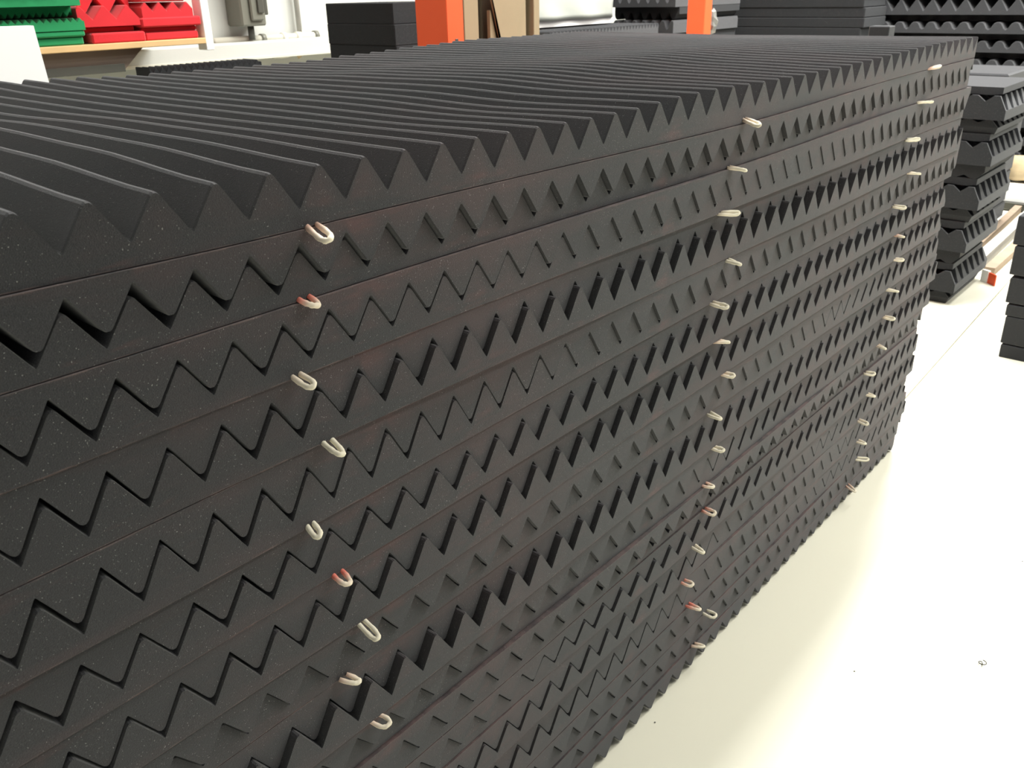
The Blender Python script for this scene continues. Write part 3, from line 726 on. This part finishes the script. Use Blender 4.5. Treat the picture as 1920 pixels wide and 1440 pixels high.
# ------------------------------------------------------------------ timbers, rail, burlap, bag behind the tower
def plank(name, pa_, pb_, wdt, z0, z1, m, label):
    a = np.array(pa_, float); b_ = np.array(pb_, float); d = (b_-a)/np.linalg.norm(b_-a); nrm = np.array([-d[1], d[0]])*wdt/2
    V = [(*(a-nrm), z0), (*(b_-nrm), z0), (*(b_+nrm), z0), (*(a+nrm), z0)]; V += [(x, y, z1) for x, y, _ in V]
    o = link(name, V, [(3, 2, 1, 0), (4, 5, 6, 7), (0, 1, 5, 4), (1, 2, 6, 5), (2, 3, 7, 6), (3, 0, 4, 7)], m); fix_normals(o); tag(o, label, 'timber'); return o
plank('timber', (84, 7.9), (122, 9.4), .75, FZ, FZ+.8, 'woodb', 'weathered brown timber on the white floor, leftmost of the three')
plank('timber', (84.5, 6.5), (122, 7.5), 1.0, FZ, FZ+1.1, 'woodg', 'pale grey timber on the white floor between two brown timbers')
plank('timber', (83.5, 5.1), (122, 5.4), .95, FZ, FZ+.7, 'woodb', 'weathered brown timber on the white floor nearest the right slab pile')
RZ = on(1890, 384, 0, 111.6)[2]
plank('metal_rail', (111.6, 20), (111.6, -16), .7, RZ-.45, RZ+.3, 'dark', 'dark metal rail along the edge of the white platform below the burlap bundle')['category'] = 'rail'
p_ = on(1893, 512, 2, FZ)
o = plank('orange_scrap', (80.2, 3.75), (80.9, 4.5), .1, FZ, FZ+1.0, 'orange', 'small orange scrap standing at the corner of the right slab pile'); o['category'] = 'scrap'
o = plank('white_scrap', (80.9, 4.5), (81.2, 5.1), .3, FZ, FZ+1.1, 'white', 'small white piece beside the orange scrap near the right slab pile'); o['category'] = 'scrap'
def blob(name, c, r, m, label, cat, seed, sq=1.):
    rn = random.Random(seed); V = []; Fs = []; A, B = 12, 16
    ph = [rn.uniform(0, 6) for _ in range(4)]
    for i in range(A+1):
        for j in range(B):
            a = i/A*math.pi; b_ = j/B*2*math.pi
            k = 1+.07*math.sin(3*a+ph[0]+2*b_)+.06*math.sin(4*b_+ph[1])
            z = math.cos(a); z = math.copysign(abs(z)**sq, z)
            V.append((c[0]+r[0]*k*math.sin(a)**.7*math.cos(b_), c[1]+r[1]*k*math.sin(a)**.7*math.sin(b_), c[2]+r[2]*z*k))
    for i in range(A):
        for j in range(B): Fs.append((i*B+j, i*B+(j+1) % B, (i+1)*B+(j+1) % B, (i+1)*B+j))
    o = link(name, V, Fs, m, smooth=True); fix_normals(o); tag(o, label, cat); return o
bp_ = on(1915, 335, 0, 117)
TB = on(1884, 315, 0, 112)[2]-2.3
blob('burlap_bundle', (117.2, bp_[1]-.6, TB+1.62), (2.0, 4.2, 1.45), 'burlap', 'tan burlap bundle under the dark pile at the right edge', 'bundle', 3)
bp_ = on(1884, 315, 0, 112)
blob('plastic_sack', (114, bp_[1]+1.2, TB+3.3), (2.2, 1.3, 2.9), 'blackbag', 'black plastic sack beside the tower, above the burlap bundle', 'sack', 5)
o = box('low_table', 112, 150, -16, 20, FZ+.9, TABLE-.0, 'white', c=.1)
tag(o, 'broad white platform carrying the burlap bundle and the far right pile', 'platform')

# ------------------------------------------------------------------ scraps on the floor
def ring_scrap(px, py, r, label):
    p = on(px, py, 2, FZ)
    pts = [(p[0]+r*math.cos(a)*(1-.06*a)*.8, p[1]+r*math.sin(a)*(1-.06*a), FZ+.05+.02*a) for a in np.linspace(.4, 6.6, 18)]
    pts = [(p[0]-r*.5, p[1]+r*.1, FZ+.05), (p[0], p[1]+r*.05, FZ+.06)]+pts
    o = tube('curled_shaving', pts, r*.13, 'dark', n=6); tag(o, label, 'shaving')
ring_scrap(1842, 1247, .17, 'tiny curled grey shaving alone on the white floor at the lower right')
for px, py, lb in ((1602, 1259, 'tiny dark crumb in the middle of the white floor'), (1228, 1355, 'tiny dark crumb near the bottom edge of the big stack'), (1917, 1053, 'tiny dark crumb at the right edge of the floor')):
    p = on(px, py, 2, FZ)
    o = box('foam_crumb', p[0]-.03, p[0]+.03, p[1]-.025, p[1]+.03, FZ, FZ+.03, 'metal', c=.01); tag(o, lb, 'crumb')
